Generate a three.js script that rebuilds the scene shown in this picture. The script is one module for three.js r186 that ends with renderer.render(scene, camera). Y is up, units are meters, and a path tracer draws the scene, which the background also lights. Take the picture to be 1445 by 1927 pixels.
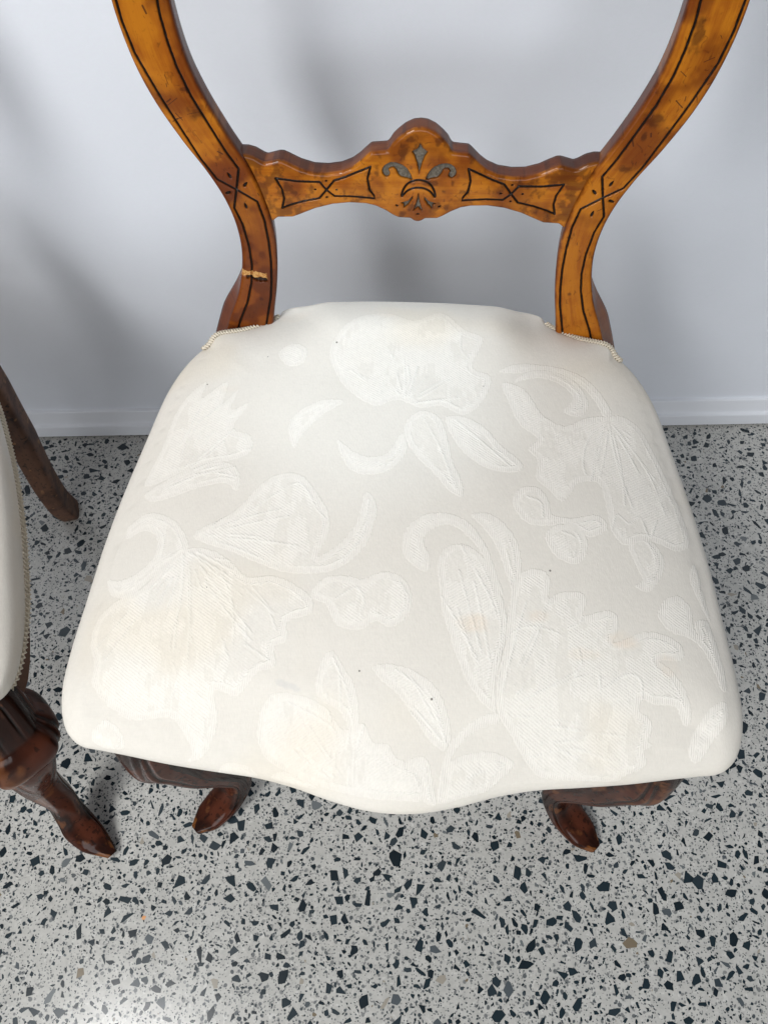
import * as THREE from 'three';
import { mergeGeometries } from 'three/addons/utils/BufferGeometryUtils.js';
import { RectAreaLightUniformsLib } from 'three/addons/lights/RectAreaLightUniformsLib.js';

// ---------------------------------------------------------------- camera, light, exposure
const scene = new THREE.Scene();
const camera = new THREE.PerspectiveCamera(67.3, 767 / 1024, 0.02, 20);
camera.rotation.order = 'YXZ';
camera.rotation.set(-1.0674, 0, -0.0184);
camera.position.set(0, 0.9795, 0.6811);
const renderer = new THREE.WebGLRenderer({ antialias: true });
renderer.toneMapping = THREE.LinearToneMapping;
renderer.toneMappingExposure = 1.05;
renderer.shadowMap.enabled = true;
scene.background = new THREE.Color(0.06, 0.064, 0.072);   // pale surroundings of the showroom
RectAreaLightUniformsLib.init();

function roofWindow(name, label, pos, aim, w, h, color, power, glow) {
  const t = new THREE.Group(); t.name = name; t.position.set(...pos); t.lookAt(...aim);
  t.userData = { label, category: 'window' };
  const f = 0.06, bars = [[0, h / 2 + f / 2, w + 2 * f, f], [0, -h / 2 - f / 2, w + 2 * f, f], [-w / 2 - f / 2, 0, f, h], [w / 2 + f / 2, 0, f, h]];
  const fm = new THREE.MeshStandardMaterial({ color: 0xf2f2f0, roughness: 0.5 });
  for (const [x, y, bw, bh] of bars) {
    const b = new THREE.Mesh(new THREE.BoxGeometry(bw, bh, 0.07), fm); b.name = 'window_frame'; b.position.set(x, y, 0); t.add(b);
  }
  const pane = new THREE.Mesh(new THREE.BoxGeometry(w, h, 0.01), new THREE.MeshStandardMaterial({ color: 0x222222, emissive: new THREE.Color(...color), emissiveIntensity: glow, roughness: 0.3 }));
  pane.name = 'pane'; pane.position.z = -0.02; t.add(pane);
  const l = new THREE.RectAreaLight(new THREE.Color(...color), power, w, h);
  l.position.set(0, 0, 0); l.rotation.y = Math.PI; t.add(l);
  scene.add(t);
  return t;
}
roofWindow('roof_window', 'white framed roof window high at the left', [-1.12, 2.45, 1.62], [-0.95, 0.2, 0.75], 0.48, 1.45, [0.985, 0.985, 0.98], 21, 2);
roofWindow('shop_window', 'wide white framed window in the wall opposite the chairs', [-0.35, 1.55, 3.2], [-0.1, 0.5, 0], 2.4, 1.7, [0.94, 0.968, 1.0], 2.4, 1.5);

{   // added spot, out of view, only to lay a cool pool on the seat
  const t = new THREE.Group(); t.name = 'added_spot_lamp'; t.position.set(0.06, 2.4, 0.62); t.userData = { label: 'added spot lamp above the middle chair, pooling light on its seat', category: 'lamp' };
  const target = new THREE.Vector3(-0.012, 0.475, 0.272); t.lookAt(target);
  const can = new THREE.Mesh(new THREE.CylinderGeometry(0.035, 0.028, 0.09, 32, 1, true), new THREE.MeshStandardMaterial({ color: 0xeeeeee, roughness: 0.4, side: THREE.DoubleSide })); can.name = 'added_lamp_housing'; can.rotation.x = Math.PI / 2; can.position.z = -0.02; t.add(can);
  const lens = new THREE.Mesh(new THREE.CylinderGeometry(0.024, 0.024, 0.006, 32), new THREE.MeshStandardMaterial({ color: 0x222222, emissive: new THREE.Color(0.8, 0.9, 1), emissiveIntensity: 2 })); lens.name = 'lens'; lens.rotation.x = Math.PI / 2; lens.position.z = 0.005; t.add(lens);
  const sp = new THREE.SpotLight(new THREE.Color(0.70, 0.86, 1.0), 3.8, 0, 0.085, 1, 2); sp.position.set(0, 0, 0.012); sp.target.position.set(0, 0, 1); t.add(sp, sp.target);
  sp.castShadow = true; scene.add(t);
}

// ---------------------------------------------------------------- small tools
function rng(seed) { let a = seed >>> 0; return () => { a = (a + 0x6d2b79f5) | 0; let t = Math.imul(a ^ (a >>> 15), 1 | a); t = (t + Math.imul(t ^ (t >>> 7), 61 | t)) ^ t; return ((t ^ (t >>> 14)) >>> 0) / 4294967296; }; }
const clamp = (x, a = 0, b = 1) => Math.min(b, Math.max(a, x));
const lerp = (a, b, t) => a + (b - a) * t;
const smooth = (a, b, x) => { const t = clamp((x - a) / (b - a)); return t * t * (3 - 2 * t); };
function hash(ix, iy, s) { let h = Math.imul(ix, 374761393) ^ Math.imul(iy, 668265263) ^ Math.imul(s, 2147483647 - 1013); h = Math.imul(h ^ (h >>> 13), 1274126177); return ((h ^ (h >>> 16)) >>> 0) / 4294967296; }
function vnoise(x, y, s = 0, per = 0) {
  let ix = Math.floor(x), iy = Math.floor(y); const fx = x - ix, fy = y - iy, u = fx * fx * (3 - 2 * fx), v = fy * fy * (3 - 2 * fy);
  let ix1 = ix + 1, iy1 = iy + 1;
  if (per) { const m = (k) => ((k % per) + per) % per; ix = m(ix); iy = m(iy); ix1 = m(ix1); iy1 = m(iy1); }
  return lerp(lerp(hash(ix, iy, s), hash(ix1, iy, s), u), lerp(hash(ix, iy1, s), hash(ix1, iy1, s), u), v);
}
function fbm(x, y, oct = 4, s = 0, per = 0) { let a = 0.5, r = 0, n = 0; for (let i = 0; i < oct; i++) { r += a * vnoise(x, y, s + i * 17, per); n += a; a *= 0.5; x *= 2; y *= 2; per *= 2; } return r / n; }
const toSRGB = (c) => 255 * (c <= 0.0031308 ? 12.92 * c : 1.055 * Math.pow(c, 1 / 2.4) - 0.055);
function tex(W, H, fn, srgb) {   // fn(u, v, out) fills out with 3 or 1 values; colours are linear
  const d = new Uint8Array(W * H * 4), o = [0, 0, 0];
  for (let j = 0; j < H; j++) for (let i = 0; i < W; i++) {
    fn((i + 0.5) / W, (j + 0.5) / H, o, i, j);
    const k = (j * W + i) * 4;
    if (srgb) { d[k] = clamp(toSRGB(clamp(o[0])), 0, 255); d[k + 1] = clamp(toSRGB(clamp(o[1])), 0, 255); d[k + 2] = clamp(toSRGB(clamp(o[2])), 0, 255); }
    else { d[k] = d[k + 1] = d[k + 2] = clamp(o[0]) * 255; }
    d[k + 3] = 255;
  }
  const t = new THREE.DataTexture(d, W, H, THREE.RGBAFormat);
  t.magFilter = THREE.LinearFilter; t.minFilter = THREE.LinearFilter; t.wrapS = t.wrapT = THREE.RepeatWrapping;
  if (srgb) t.colorSpace = THREE.SRGBColorSpace;
  t.needsUpdate = true;
  return t;
}
function segDist(px, py, ax, ay, bx, by) { const dx = bx - ax, dy = by - ay, t = clamp(((px - ax) * dx + (py - ay) * dy) / (dx * dx + dy * dy || 1)); return Math.hypot(px - ax - dx * t, py - ay - dy * t); }
function lineDist(px, py, L) { let m = 1e9; for (let i = 0; i + 1 < L.length; i++) m = Math.min(m, segDist(px, py, L[i][0], L[i][1], L[i + 1][0], L[i + 1][1])); return m; }
function polySD(px, py, L) {   // signed distance, negative inside
  let m = 1e9, inside = false;
  for (let i = 0, j = L.length - 1; i < L.length; j = i++) {
    const [ax, ay] = L[i], [bx, by] = L[j];
    m = Math.min(m, segDist(px, py, ax, ay, bx, by));
    if ((ay > py) !== (by > py) && px < ((bx - ax) * (py - ay)) / (by - ay) + ax) inside = !inside;
  }
  return inside ? -m : m;
}
function pairs(a) { const r = []; for (let i = 0; i < a.length; i += 2) r.push([a[i], a[i + 1]]); return r; }
function spline(pts, n, closed = false) {   // smooth curve through 2-D points
  const c = new THREE.CatmullRomCurve3(pts.map(([x, y]) => new THREE.Vector3(x, y, 0)), closed, 'centripetal');
  const r = []; for (let i = 0; i < n; i++) { const p = c.getPoint(i / (closed ? n : n - 1)); r.push([p.x, p.y]); } return r;
}
function interp(T, x) {   // piecewise linear table
  if (x <= T[0][0]) return T[0][1];
  for (let i = 1; i < T.length; i++) if (x <= T[i][0]) return lerp(T[i - 1][1], T[i][1], (x - T[i - 1][0]) / (T[i][0] - T[i - 1][0]));
  return T[T.length - 1][1];
}
function gridMesh(nu, nv, fn, wrapU = false) {   // fn(i, j) -> [x, y, z, u, v]; quads i 0..nu, j 0..nv
  const cols = nu + 1, P = new Float32Array(cols * (nv + 1) * 3), UV = new Float32Array(cols * (nv + 1) * 2), I = [];
  for (let j = 0; j <= nv; j++) for (let i = 0; i <= nu; i++) { const q = fn(i, j), k = j * cols + i; P[3 * k] = q[0]; P[3 * k + 1] = q[1]; P[3 * k + 2] = q[2]; UV[2 * k] = q[3]; UV[2 * k + 1] = q[4]; }
  for (let j = 0; j < nv; j++) for (let i = 0; i < nu; i++) { const a = j * cols + i, b = a + 1, c = a + cols, d = c + 1; I.push(a, b, d, a, d, c); }
  const g = new THREE.BufferGeometry();
  g.setAttribute('position', new THREE.BufferAttribute(P, 3)); g.setAttribute('uv', new THREE.BufferAttribute(UV, 2)); g.setIndex(I); g.computeVertexNormals();
  if (wrapU) { const N = g.attributes.normal; for (let j = 0; j <= nv; j++) { const a = j * cols, b = a + nu, v = new THREE.Vector3().fromBufferAttribute(N, a).add(new THREE.Vector3().fromBufferAttribute(N, b)).normalize(); N.setXYZ(a, v.x, v.y, v.z); N.setXYZ(b, v.x, v.y, v.z); } }
  return g;
}
function mesh(name, g, m, parent) { const o = new THREE.Mesh(g, m); o.name = name; o.castShadow = o.receiveShadow = true; (parent ?? scene).add(o); return o; }

// ---------------------------------------------------------------- wall, skirting, floor
const WALL = -0.012;
const wallTex = tex(1024, 1024, (u, v, o) => { const n = fbm(u * 12, v * 12, 5, 3, 12) - 0.5, f = vnoise(u * 400, v * 400, 8, 400) - 0.5, k = 1 + 0.035 * n + 0.012 * f; o[0] = 0.775 * k; o[1] = 0.802 * k; o[2] = 0.855 * k; }, true);
const wallBump = tex(1024, 1024, (u, v, o) => { o[0] = 0.5 + 0.5 * (fbm(u * 60, v * 60, 4, 5, 60) - 0.5) + 0.25 * (vnoise(u * 330, v * 330, 9, 330) - 0.5); });
for (const t of [wallTex, wallBump]) t.repeat.set(5, 5);
{
  const g = new THREE.BoxGeometry(4, 2.8, 0.12);
  const w = mesh('wall', g, new THREE.MeshStandardMaterial({ map: wallTex, bumpMap: wallBump, bumpScale: 0.00015, roughness: 0.6 }));
  w.position.set(0, 1.4, WALL - 0.06); w.userData = { kind: 'structure' };
  const prof = [[0, 0.004], [0.0125, 0.004], [0.0135, 0.005], [0.0135, 0.0268], [0.0128, 0.0282], [0.0095, 0.0292], [0.0085, 0.0302], [0.0055, 0.0535], [0.0045, 0.0548], [0, 0.0552]];
  const s = new THREE.Shape(prof.map(([d, y]) => new THREE.Vector2(d, y)));
  const sg = new THREE.ExtrudeGeometry(s, { depth: 4, bevelEnabled: false, steps: 1 });
  sg.rotateY(-Math.PI / 2); // depth -> -x, shape x -> z
  const sk = mesh('skirting_board', sg, new THREE.MeshStandardMaterial({ color: new THREE.Color(0.80, 0.82, 0.86), roughness: 0.38, bumpMap: wallBump, bumpScale: 0.0001 }));
  sk.position.set(2, 0, WALL); sk.userData = { kind: 'structure' };
}
const FLOOR_TILE = 0.62;
function speck(u, v) {   // fine aggregate of the polished concrete, tileable
  const n = 260, x = u * n, y = v * n; let d = 0;
  for (let s = 0; s < 3; s++) { const q = s === 0 ? 1 : s === 1 ? 0.62 : 0.4; const gx = x * q, gy = y * q, ix = Math.floor(gx), iy = Math.floor(gy), per = Math.round(n * q);
    for (let a = -1; a <= 1; a++) for (let b = -1; b <= 1; b++) { const cx = ((ix + a) % per + per) % per, cy = ((iy + b) % per + per) % per; if (hash(cx, cy, 40 + s) > 0.30) continue;
      const px = ix + a + hash(cx, cy, 51 + s), py = iy + b + hash(cx, cy, 61 + s), rr = 0.14 + 0.26 * hash(cx, cy, 71 + s), an = hash(cx, cy, 81 + s) * 6.283, el = 0.5 + 0.5 * hash(cx, cy, 91 + s);
      const dx = gx - px, dy = gy - py, e = Math.hypot(dx * Math.cos(an) + dy * Math.sin(an), (-dx * Math.sin(an) + dy * Math.cos(an)) / el) / rr; if (e < 1.15) d = Math.max(d, smooth(1.15, 0.85, e) * (0.45 + 0.55 * hash(cx, cy, 33 + s))); } }
  return d;
}
const floorTex = tex(2048, 2048, (u, v, o) => {
  const a = fbm(u * 8, v * 8, 4, 21, 8) - 0.5, b = fbm(u * 90, v * 90, 3, 25, 90) - 0.5, c = vnoise(u * 420, v * 420, 29, 420), w = vnoise(u * 230, v * 230, 31, 230), d = speck(u, v);
  let k = 1 + 0.10 * a + 0.24 * b + 0.10 * (c - 0.5); const pale = smooth(0.8, 0.92, w) * 0.09;
  o[0] = (0.50 * k + pale) * (1 - d) + 0.055 * d; o[1] = (0.492 * k + pale) * (1 - d) + 0.068 * d; o[2] = (0.462 * k + pale) * (1 - d) + 0.078 * d;
}, true);
const floorRough = tex(512, 512, (u, v, o) => { o[0] = 0.20 + 0.10 * (fbm(u * 14, v * 14, 5, 35, 14) - 0.5) + 0.05 * (vnoise(u * 200, v * 200, 3, 200) - 0.5); });
const floor = (() => {
  const g = new THREE.PlaneGeometry(4, 3.4, 1, 1); g.rotateX(-Math.PI / 2);
  const p = g.attributes.position, uv = g.attributes.uv;
  for (let i = 0; i < p.count; i++) uv.setXY(i, p.getX(i) / FLOOR_TILE, p.getZ(i) / FLOOR_TILE);
  const f = mesh('floor', g, new THREE.MeshPhysicalMaterial({ map: floorTex, roughnessMap: floorRough, roughness: 1, specularIntensity: 1, ior: 1.5 }));
  f.position.set(0, 0, 1.6); f.userData = { kind: 'structure' };
  return f;
})();
{
  // dark stone chips ground flush into the floor: real shards, the 300 largest one by one, the others joined
  const R = rng(77), cell = 0.02, bins = new Map(), chips = [];
  const key = (a, b) => a * 4096 + b;
  const X0 = -0.95, X1 = 0.95, Z0 = WALL + 0.012, Z1 = 1.2;
  function free(x, z, r) {
    const c = Math.ceil((r + 0.011) / cell), ia = Math.floor((x - X0) / cell), ib = Math.floor((z - Z0) / cell);
    for (let a = -c; a <= c; a++) for (let b = -c; b <= c; b++) for (const k of bins.get(key(ia + a, ib + b)) ?? []) if (Math.hypot(k.x - x, k.z - z) < (k.r + r) * 0.80 + 0.0002) return false;
    return true;
  }
  const place = (x, z, r) => { const k = { x, z, r }; chips.push(k); const id = key(Math.floor((x - X0) / cell), Math.floor((z - Z0) / cell)); if (!bins.has(id)) bins.set(id, []); bins.get(id).push(k); };
  const N = 42000;
  for (let i = 0; i < N; i++) {
    const q = i / N, r = 0.0006 + 0.0046 * Math.pow(1 - q, 9) * (0.7 + 0.6 * R()) + 0.0024 * Math.pow(1 - q, 1.35);
    for (let t = 0; t < 12; t++) { const x = lerp(X0, X1, R()), z = lerp(Z0 + r, Z1, R()); const dens = fbm(x * 9 + 40, z * 9, 3, 51); if (R() > 0.5 + 1.0 * dens) continue; if (free(x, z, r)) { place(x, z, r); break; } }
  }
  const tones = [[0.016, 0.028, 0.036], [0.011, 0.019, 0.025], [0.024, 0.037, 0.046], [0.040, 0.053, 0.062], [0.085, 0.10, 0.11], [0.15, 0.165, 0.17], [0.20, 0.16, 0.11], [0.34, 0.31, 0.26]];
  const toneMat = tones.map((c) => new THREE.MeshPhysicalMaterial({ color: new THREE.Color(...c), roughness: 0.2, ior: 1.5 }));
  function shard(k) {
    const n = 4 + Math.floor(R() * 4), el = 0.32 + 0.6 * R(), an = R() * 6.283, top = [], low = [];
    const bite = R() < 0.25 ? Math.floor(R() * n) : -1;
    for (let i = 0; i < n; i++) { const a = ((i + 0.95 * (R() - 0.5)) / n) * 6.283, rr = k.r * (i === bite ? 0.5 : 0.78 + 0.5 * R()), x = Math.cos(a) * rr, y = Math.sin(a) * rr * el; top.push([x * Math.cos(an) - y * Math.sin(an), x * Math.sin(an) + y * Math.cos(an)]); }
    const P = [0, 0.00016, 0], I = [];
    for (const [x, z] of top) P.push(x, 0.00016, z);
    for (const [x, z] of top) P.push(x * 1.01, -0.0006, z * 1.01);
    for (let i = 0; i < n; i++) { const a = 1 + i, b = 1 + ((i + 1) % n); I.push(0, b, a, a, b, b + n, a, b + n, a + n); }
    const g = new THREE.BufferGeometry(); g.setAttribute('position', new THREE.Float32BufferAttribute(P, 3)); g.setIndex(I);
    const flat = g.toNonIndexed(); flat.computeVertexNormals();
    flat.setAttribute('uv', new THREE.Float32BufferAttribute(new Float32Array(flat.attributes.position.count * 2), 2));
    return flat;
  }
  const pickTone = () => { const q = R(); return q < 0.38 ? 0 : q < 0.66 ? 1 : q < 0.84 ? 2 : q < 0.925 ? 3 : q < 0.962 ? 4 : q < 0.982 ? 5 : q < 0.99 ? 6 : 7; };
  chips.sort((a, b) => b.r - a.r);
  const inView = (k) => k.x > -0.62 && k.x < 0.62 && k.z < 0.78;
  const rest = tones.map(() => []); let single = 0;
  for (const k of chips) {
    const g = shard(k), t = pickTone();
    if (single < 300 && inView(k) && k.r > 0.0022) { single++; const m = mesh('stone_chip', g, toneMat[t], floor); m.position.set(k.x, 0, k.z - 1.6); }
    else { g.translate(k.x, 0, k.z - 1.6); rest[t].push(g); }
  }
  const orange = mesh('stone_chip', shard({ r: 0.0034 }), new THREE.MeshPhysicalMaterial({ color: new THREE.Color(0.72, 0.33, 0.12), roughness: 0.32 }), floor);
  orange.position.set(-0.279, 0.0002, 0.659 - 1.6); orange.userData = { label: 'small orange stone chip' };
  const all = [], mats = [];
  rest.forEach((list, t) => { if (list.length) { all.push(mergeGeometries(list)); mats.push(toneMat[t]); } });
  const merged = mergeGeometries(all, true);
  const sm = mesh('small_stone_chips', merged, mats, floor); sm.userData = { kind: 'stuff' };
}

// ---------------------------------------------------------------- the carved back, in the plane of the back: X across, S up (mm), D out of the plane
const RAKE = Math.atan(0.18), BO = new THREE.Vector3(0.002, 0.465, -0.1948), BU = new THREE.Vector3(0, Math.cos(RAKE), -Math.sin(RAKE)), BN = new THREE.Vector3(0, Math.sin(RAKE), Math.cos(RAKE));
const onBack = (X, S, D) => [BO.x + X / 1000, BO.y + (S * BU.y + D * BN.y) / 1000, BO.z + (S * BU.z + D * BN.z) / 1000];
const IN = [[130, -45], [128, -30], [122.5, 8], [116.5, 40], [113.3, 68], [113.6, 92], [118, 117], [126, 141], [138, 164], [150, 190], [158, 215], [162, 254], [158, 302], [138, 350], [95, 385], [45, 399], [0, 400]];
const OUT = [[182, -55], [179, -40], [163.5, 2], [149.5, 35], [142.4, 67], [142.8, 92], [148, 114], [158, 136], [173, 161], [187, 189], [195.5, 216], [200, 254], [195, 308], [170, 368], [117, 417], [55, 435], [0, 436]];
const NT = 900, inC = spline(IN, NT + 1), outC = spline(OUT, NT + 1);
const sh = (l) => l.map(([x, y]) => [x - 2.3, y]);
const gIn = sh([[148, 330], [168, 295], [173, 270], [171.7, 253.9], [172, 241.9], [170.4, 225], [167.6, 210.2], [161.5, 191.5], [151.9, 170.7], [143.9, 154.1], [136, 140.6], [139.9, 124.7], [144.1, 109.6], [139.5, 96.2], [137, 77], [137, 59], [139.6, 43], [145.5, 23.4], [154.8, 3.3], [165, -25]]);
const gOut = sh([[182, 330], [194, 302], [199.6, 275], [198.6, 253], [197.6, 236.8], [194, 218.1], [188.6, 204.5], [182.1, 188.7], [172.9, 168.6], [163, 147.3], [153.5, 132.3], [139.9, 124.7], [125.4, 115.1], [121.8, 99.9], [120.6, 80.8], [120.8, 63.1], [122.5, 44.6], [125.1, 27.8], [130.3, 7.7], [137, -20]]);
const pecks = [[141.4, 135.8, 1.1], [130.3, 128.9, 2.35], [144.5, 121.9, -0.35], [132.4, 111.8, 1.35]];
const peckF = (x, y, [px, py, a], L = 3.0, W = 1.3) => { const dx = x - px, dy = y - py, u = (dx * Math.cos(a) + dy * Math.sin(a)) / L, v = (-dx * Math.sin(a) + dy * Math.cos(a)) / (W * (1 - 0.35 * u)); const e = u * u + v * v; return e < 1 ? 1 - e : 0; };
function uprightField(X, S) {   // how deep the carving goes, 0..1
  const d = Math.min(lineDist(X, S, gIn), lineDist(X, S, gOut)) + 0.25 * (vnoise(X * 0.6, S * 0.6, 9) - 0.5);
  let g = clamp(1 - d / 1.3);
  for (const p of pecks) g = Math.max(g, peckF(X, S, p));
  return g;
}
function gouge(X, S) { // torn place low on the left upright: [light wood, shadow painted below it]
  const e = 3.4 * (fbm(X * 0.34, S * 0.25, 3, 4) - 0.5), c = 51.5 + (X - 140) * 0.13, d = S + e - c;
  const along = smooth(122.5, 125, X) ;
  return [along * smooth(-2.8, -2.0, d) * smooth(3.2, 2.4, d), along * smooth(-6.0, -4.8, d) * smooth(-2.0, -2.8, d) * smooth(141.5, 140, X)];
}
const GOLD = [[0.42, 0.142, 0.008], [0.28, 0.076, 0.005], [0.135, 0.028, 0.003], [0.034, 0.008, 0.003]];
const mix3 = (o, c, k) => { o[0] = lerp(o[0], c[0], k); o[1] = lerp(o[1], c[1], k); o[2] = lerp(o[2], c[2], k); };
function goldWood(o, X, S, al, ac, edge, seed, dark) {   // al, ac: mm along and across the grain; edge: mm to the nearest edge
  const g = fbm(al * 0.018, ac * 0.34, 4, seed), gg = fbm(al * 0.07, ac * 1.3, 3, seed + 5), bl = fbm(X * 0.032 + 3, S * 0.032, 4, seed + 9), wx = 5 * fbm(X * 0.12, S * 0.12, 3, seed + 15), wy = 5 * fbm(X * 0.12 + 7, S * 0.12, 3, seed + 16), f = fbm(X * 0.42 + wx, S * 0.30 + wy, 4, seed + 13);
  o[0] = GOLD[0][0]; o[1] = GOLD[0][1]; o[2] = GOLD[0][2];
  mix3(o, GOLD[1], clamp(smooth(0.35, 0.72, lerp(g, fbm(X * 0.09 + 8, S * 0.09, 4, seed + 31), 0.55)) * 0.9 + (gg - 0.5) * 0.5));
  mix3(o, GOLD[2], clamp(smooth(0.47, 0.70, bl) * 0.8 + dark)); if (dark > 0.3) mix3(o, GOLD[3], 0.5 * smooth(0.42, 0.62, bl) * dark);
  const ragged = edge + 3.2 * (fbm(al * 0.11, ac * 0.2, 4, seed + 21) - 0.5);
  mix3(o, GOLD[2], 0.75 * smooth(2.6, 0.4, ragged)); mix3(o, GOLD[3], 0.55 * smooth(1.0, -0.6, ragged));
  mix3(o, GOLD[3], smooth(0.66, 0.84, f) * 0.42);
}
function scratches(seed, n, box, len) { const R = rng(seed), L = []; for (let i = 0; i < n; i++) { const x = lerp(box[0], box[1], R()), y = lerp(box[2], box[3], R()), a = R() * 6.283, l = len * (0.3 + R()); L.push([x, y, x + Math.cos(a) * l, y + Math.sin(a) * l, 0.18 + 0.5 * R() * R()]); } return L; }
function uprightTex(left) {
  const seed = left ? 300 : 400, W = 384, H = 2048;
  const scr = left ? [...scratches(5, 9, [158, 180, 176, 206], 7), ...scratches(6, 12, [118, 190, 20, 250], 3.5)] : [...scratches(15, 9, [168, 190, 190, 240], 7), ...scratches(16, 14, [118, 195, 20, 250], 3.5)];
  const spots = left ? [[157, 181, 6.5, 5.5], [163, 196, 3.5, 1.6], [131, 27, 2.4, 2.2], [150, 245, 4, 2]] : [[160, 182, 9, 5.5], [173, 234, 4.5, 11], [156, 171, 2.2, 4.2], [149, 147, 6, 2.5], [128, 40, 2, 2]];
  return tex(W, H, (u, v, o) => {
    // the front face takes u 0..0.7, the outer side 0.7..0.85, the inner side 0.85..1
    const t = v * NT, i = Math.min(NT - 1, Math.floor(t)), k = t - i, w = u < 0.7 ? u / 0.7 : u < 0.85 ? 1 : 0;
    const ax = lerp(inC[i][0], inC[i + 1][0], k), ay = lerp(inC[i][1], inC[i + 1][1], k), bx = lerp(outC[i][0], outC[i + 1][0], k), by = lerp(outC[i][1], outC[i + 1][1], k);
    const X = lerp(ax, bx, w), S = lerp(ay, by, w), width = Math.hypot(bx - ax, by - ay), edge = Math.min(w, 1 - w) * width;
    const side = u < 0.7 ? 0 : (u - (u < 0.85 ? 0.7 : 0.85)) / 0.15 * 20;
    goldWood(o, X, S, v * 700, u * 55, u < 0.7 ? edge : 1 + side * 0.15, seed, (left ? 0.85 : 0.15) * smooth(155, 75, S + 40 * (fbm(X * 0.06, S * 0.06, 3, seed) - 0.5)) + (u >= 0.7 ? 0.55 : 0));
    if (u < 0.7 && S < 262) {
      for (const [sx, sy, rx, ry] of spots) { const e = Math.hypot((X - sx) / rx, (S - sy) / ry) + 1.1 * (fbm(X * 0.3, S * 0.3, 3, 71) - 0.5); mix3(o, GOLD[3], 0.62 * smooth(1.25, 0.35, e)); }
      for (const [x0, y0, x1, y1, wd] of scr) { const d = segDist(X, S, x0, y0, x1, y1); if (d < wd) mix3(o, [0.045, 0.014, 0.006], 0.8); }
      const g = uprightField(X, S); mix3(o, [0.012, 0.007, 0.005], smooth(0.15, 0.55, g));
      if (left && S > 38 && S < 62) { const [a, b] = gouge(X, S); mix3(o, [0.02, 0.008, 0.004], b); mix3(o, fbm(X * 0.9, S * 0.9, 3, 2) > 0.5 ? [0.52, 0.29, 0.10] : [0.38, 0.16, 0.04], a * 0.95); }
    }
  }, true);
}
const varnish = (map) => new THREE.MeshPhysicalMaterial({ map, roughness: 0.6, specularIntensity: 0.1, clearcoat: 0.45, clearcoatRoughness: 0.11, bumpMap: varnishBump, bumpScale: 0.0001 });
const varnishBump = tex(512, 512, (u, v, o) => { o[0] = 0.5 + 0.7 * (fbm(u * 10, v * 24, 4, 81, 8) - 0.5) - 0.5 * smooth(0.75, 0.85, vnoise(u * 60, v * 90, 4)); });
const uprightMat = [varnish(uprightTex(true)), varnish(uprightTex(false))];
function uprightGeo(left) {
  const NW = 76, T = 23, back = 14, n = NW + back, sx = left ? -1 : 1;
  return gridMesh(n, NT, (ii, j) => {
    const i = ii % n, [ax, ay] = inC[j], [bx, by] = outC[j], width = Math.hypot(bx - ax, by - ay), S0 = (ay + by) / 2;
    const flare = 9.5 * smooth(58, 6, by), base = smooth(46, 10, S0);
    let w, D, u, ex = 0;
    if (i <= NW) {
      w = i / NW; const e = Math.min(w, 1 - w) * width, r = 3;
      const X = lerp(ax, bx, w), S = lerp(ay, by, w);
      D = 0.9 * (1 - (2 * w - 1) ** 2) - (e < r ? r - Math.sqrt(Math.max(0, r * r - (r - e) ** 2)) : 0);
      if (S < 262 && S > -30) { D -= 1.7 * smooth(0, 0.9, uprightField(X, S)); if (left && S > 38 && S < 62) { const [a, b] = gouge(X, S); D -= 0.9 * a + 2.6 * b; } }
      u = 0.7 * w;
    } else {
      const q = i - NW;   // 1..13 round the sides and the back
      if (q <= 5) { w = 1; const s = q / 5; D = -3 - (T - 6) * s; ex = flare * s; u = 0.7 + 0.15 * s; }
      else if (q <= 8) { const s = (q - 5) / 4; w = 1 - s; D = -T; ex = flare * (1 - s); u = 0.85; }
      else { w = 0; const s = (q - 9) / 5; D = -T + 3 + (T - 6) * s; u = 1 - 0.15 * s; ex = 2.5 * (1 - s); }
    }
    const X = lerp(ax, bx, w) + ex * (bx - ax) / width, S = lerp(ay, by, w) + ex * (by - ay) / width;
    const p = onBack(sx * X, S, D); p[0] += 0; return [p[0], p[1], p[2], ii === n ? 0.85 : u, j / NT];
  }, true);
}
// crossrail
const TOPR = [[0, 171.3], [5, 170.7], [11, 167.9], [16, 163.9], [20.2, 159.8], [22.7, 155.4], [24.2, 154.3], [35.8, 153.3], [39, 150.7], [44.5, 145.5], [50.2, 141.4], [58.7, 137.9], [69, 136.4], [79.5, 136.8], [89.4, 139.7], [97, 143.5], [101.7, 145.7], [104.7, 145.8], [114.3, 143.3], [117.2, 144.4], [122.6, 147.7], [128.3, 149.3], [142, 149.3]];
const BOTR = [[0, 98.7], [2, 99], [4, 100], [5.6, 101.4], [15.1, 101.7], [19.3, 103.7], [25.5, 107.6], [32.8, 111.0], [40.2, 112.6], [53, 113.1], [66, 111.5], [79.3, 107.8], [90.8, 102.9], [97.7, 100.1], [109.7, 99.6], [113.5, 96.6], [118, 95], [142, 94]];
const soft = (T, x, r = 0.8) => { let s = 0; for (let k = -2; k <= 2; k++) s += interp(T, Math.abs(x + (k * r) / 2)); return s / 5; };
const m2 = (l) => l.map(([x, y]) => [x - 1.95, y]);
const dart = [[0, 160.2], [1.9, 156.7], [5.8, 154.5], [3.6, 151], [1.8, 146], [0, 138], [-1.8, 146], [-3.6, 151], [-5.8, 154.5], [-1.9, 156.7]];
const curl = spline(m2([[7.2, 133.6], [8.7, 138.3], [11.8, 142.6], [16.8, 145.4], [21.9, 146.2], [26.7, 144.4], [29.3, 140.6], [28.7, 137.1], [26.4, 135.2], [24.1, 136.4], [23.6, 138.6], [24.6, 140.6], [22.4, 142.4], [19.8, 141.5], [18.2, 138.4], [15.6, 135.6], [11.2, 134.4]]), 70, true);
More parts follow.
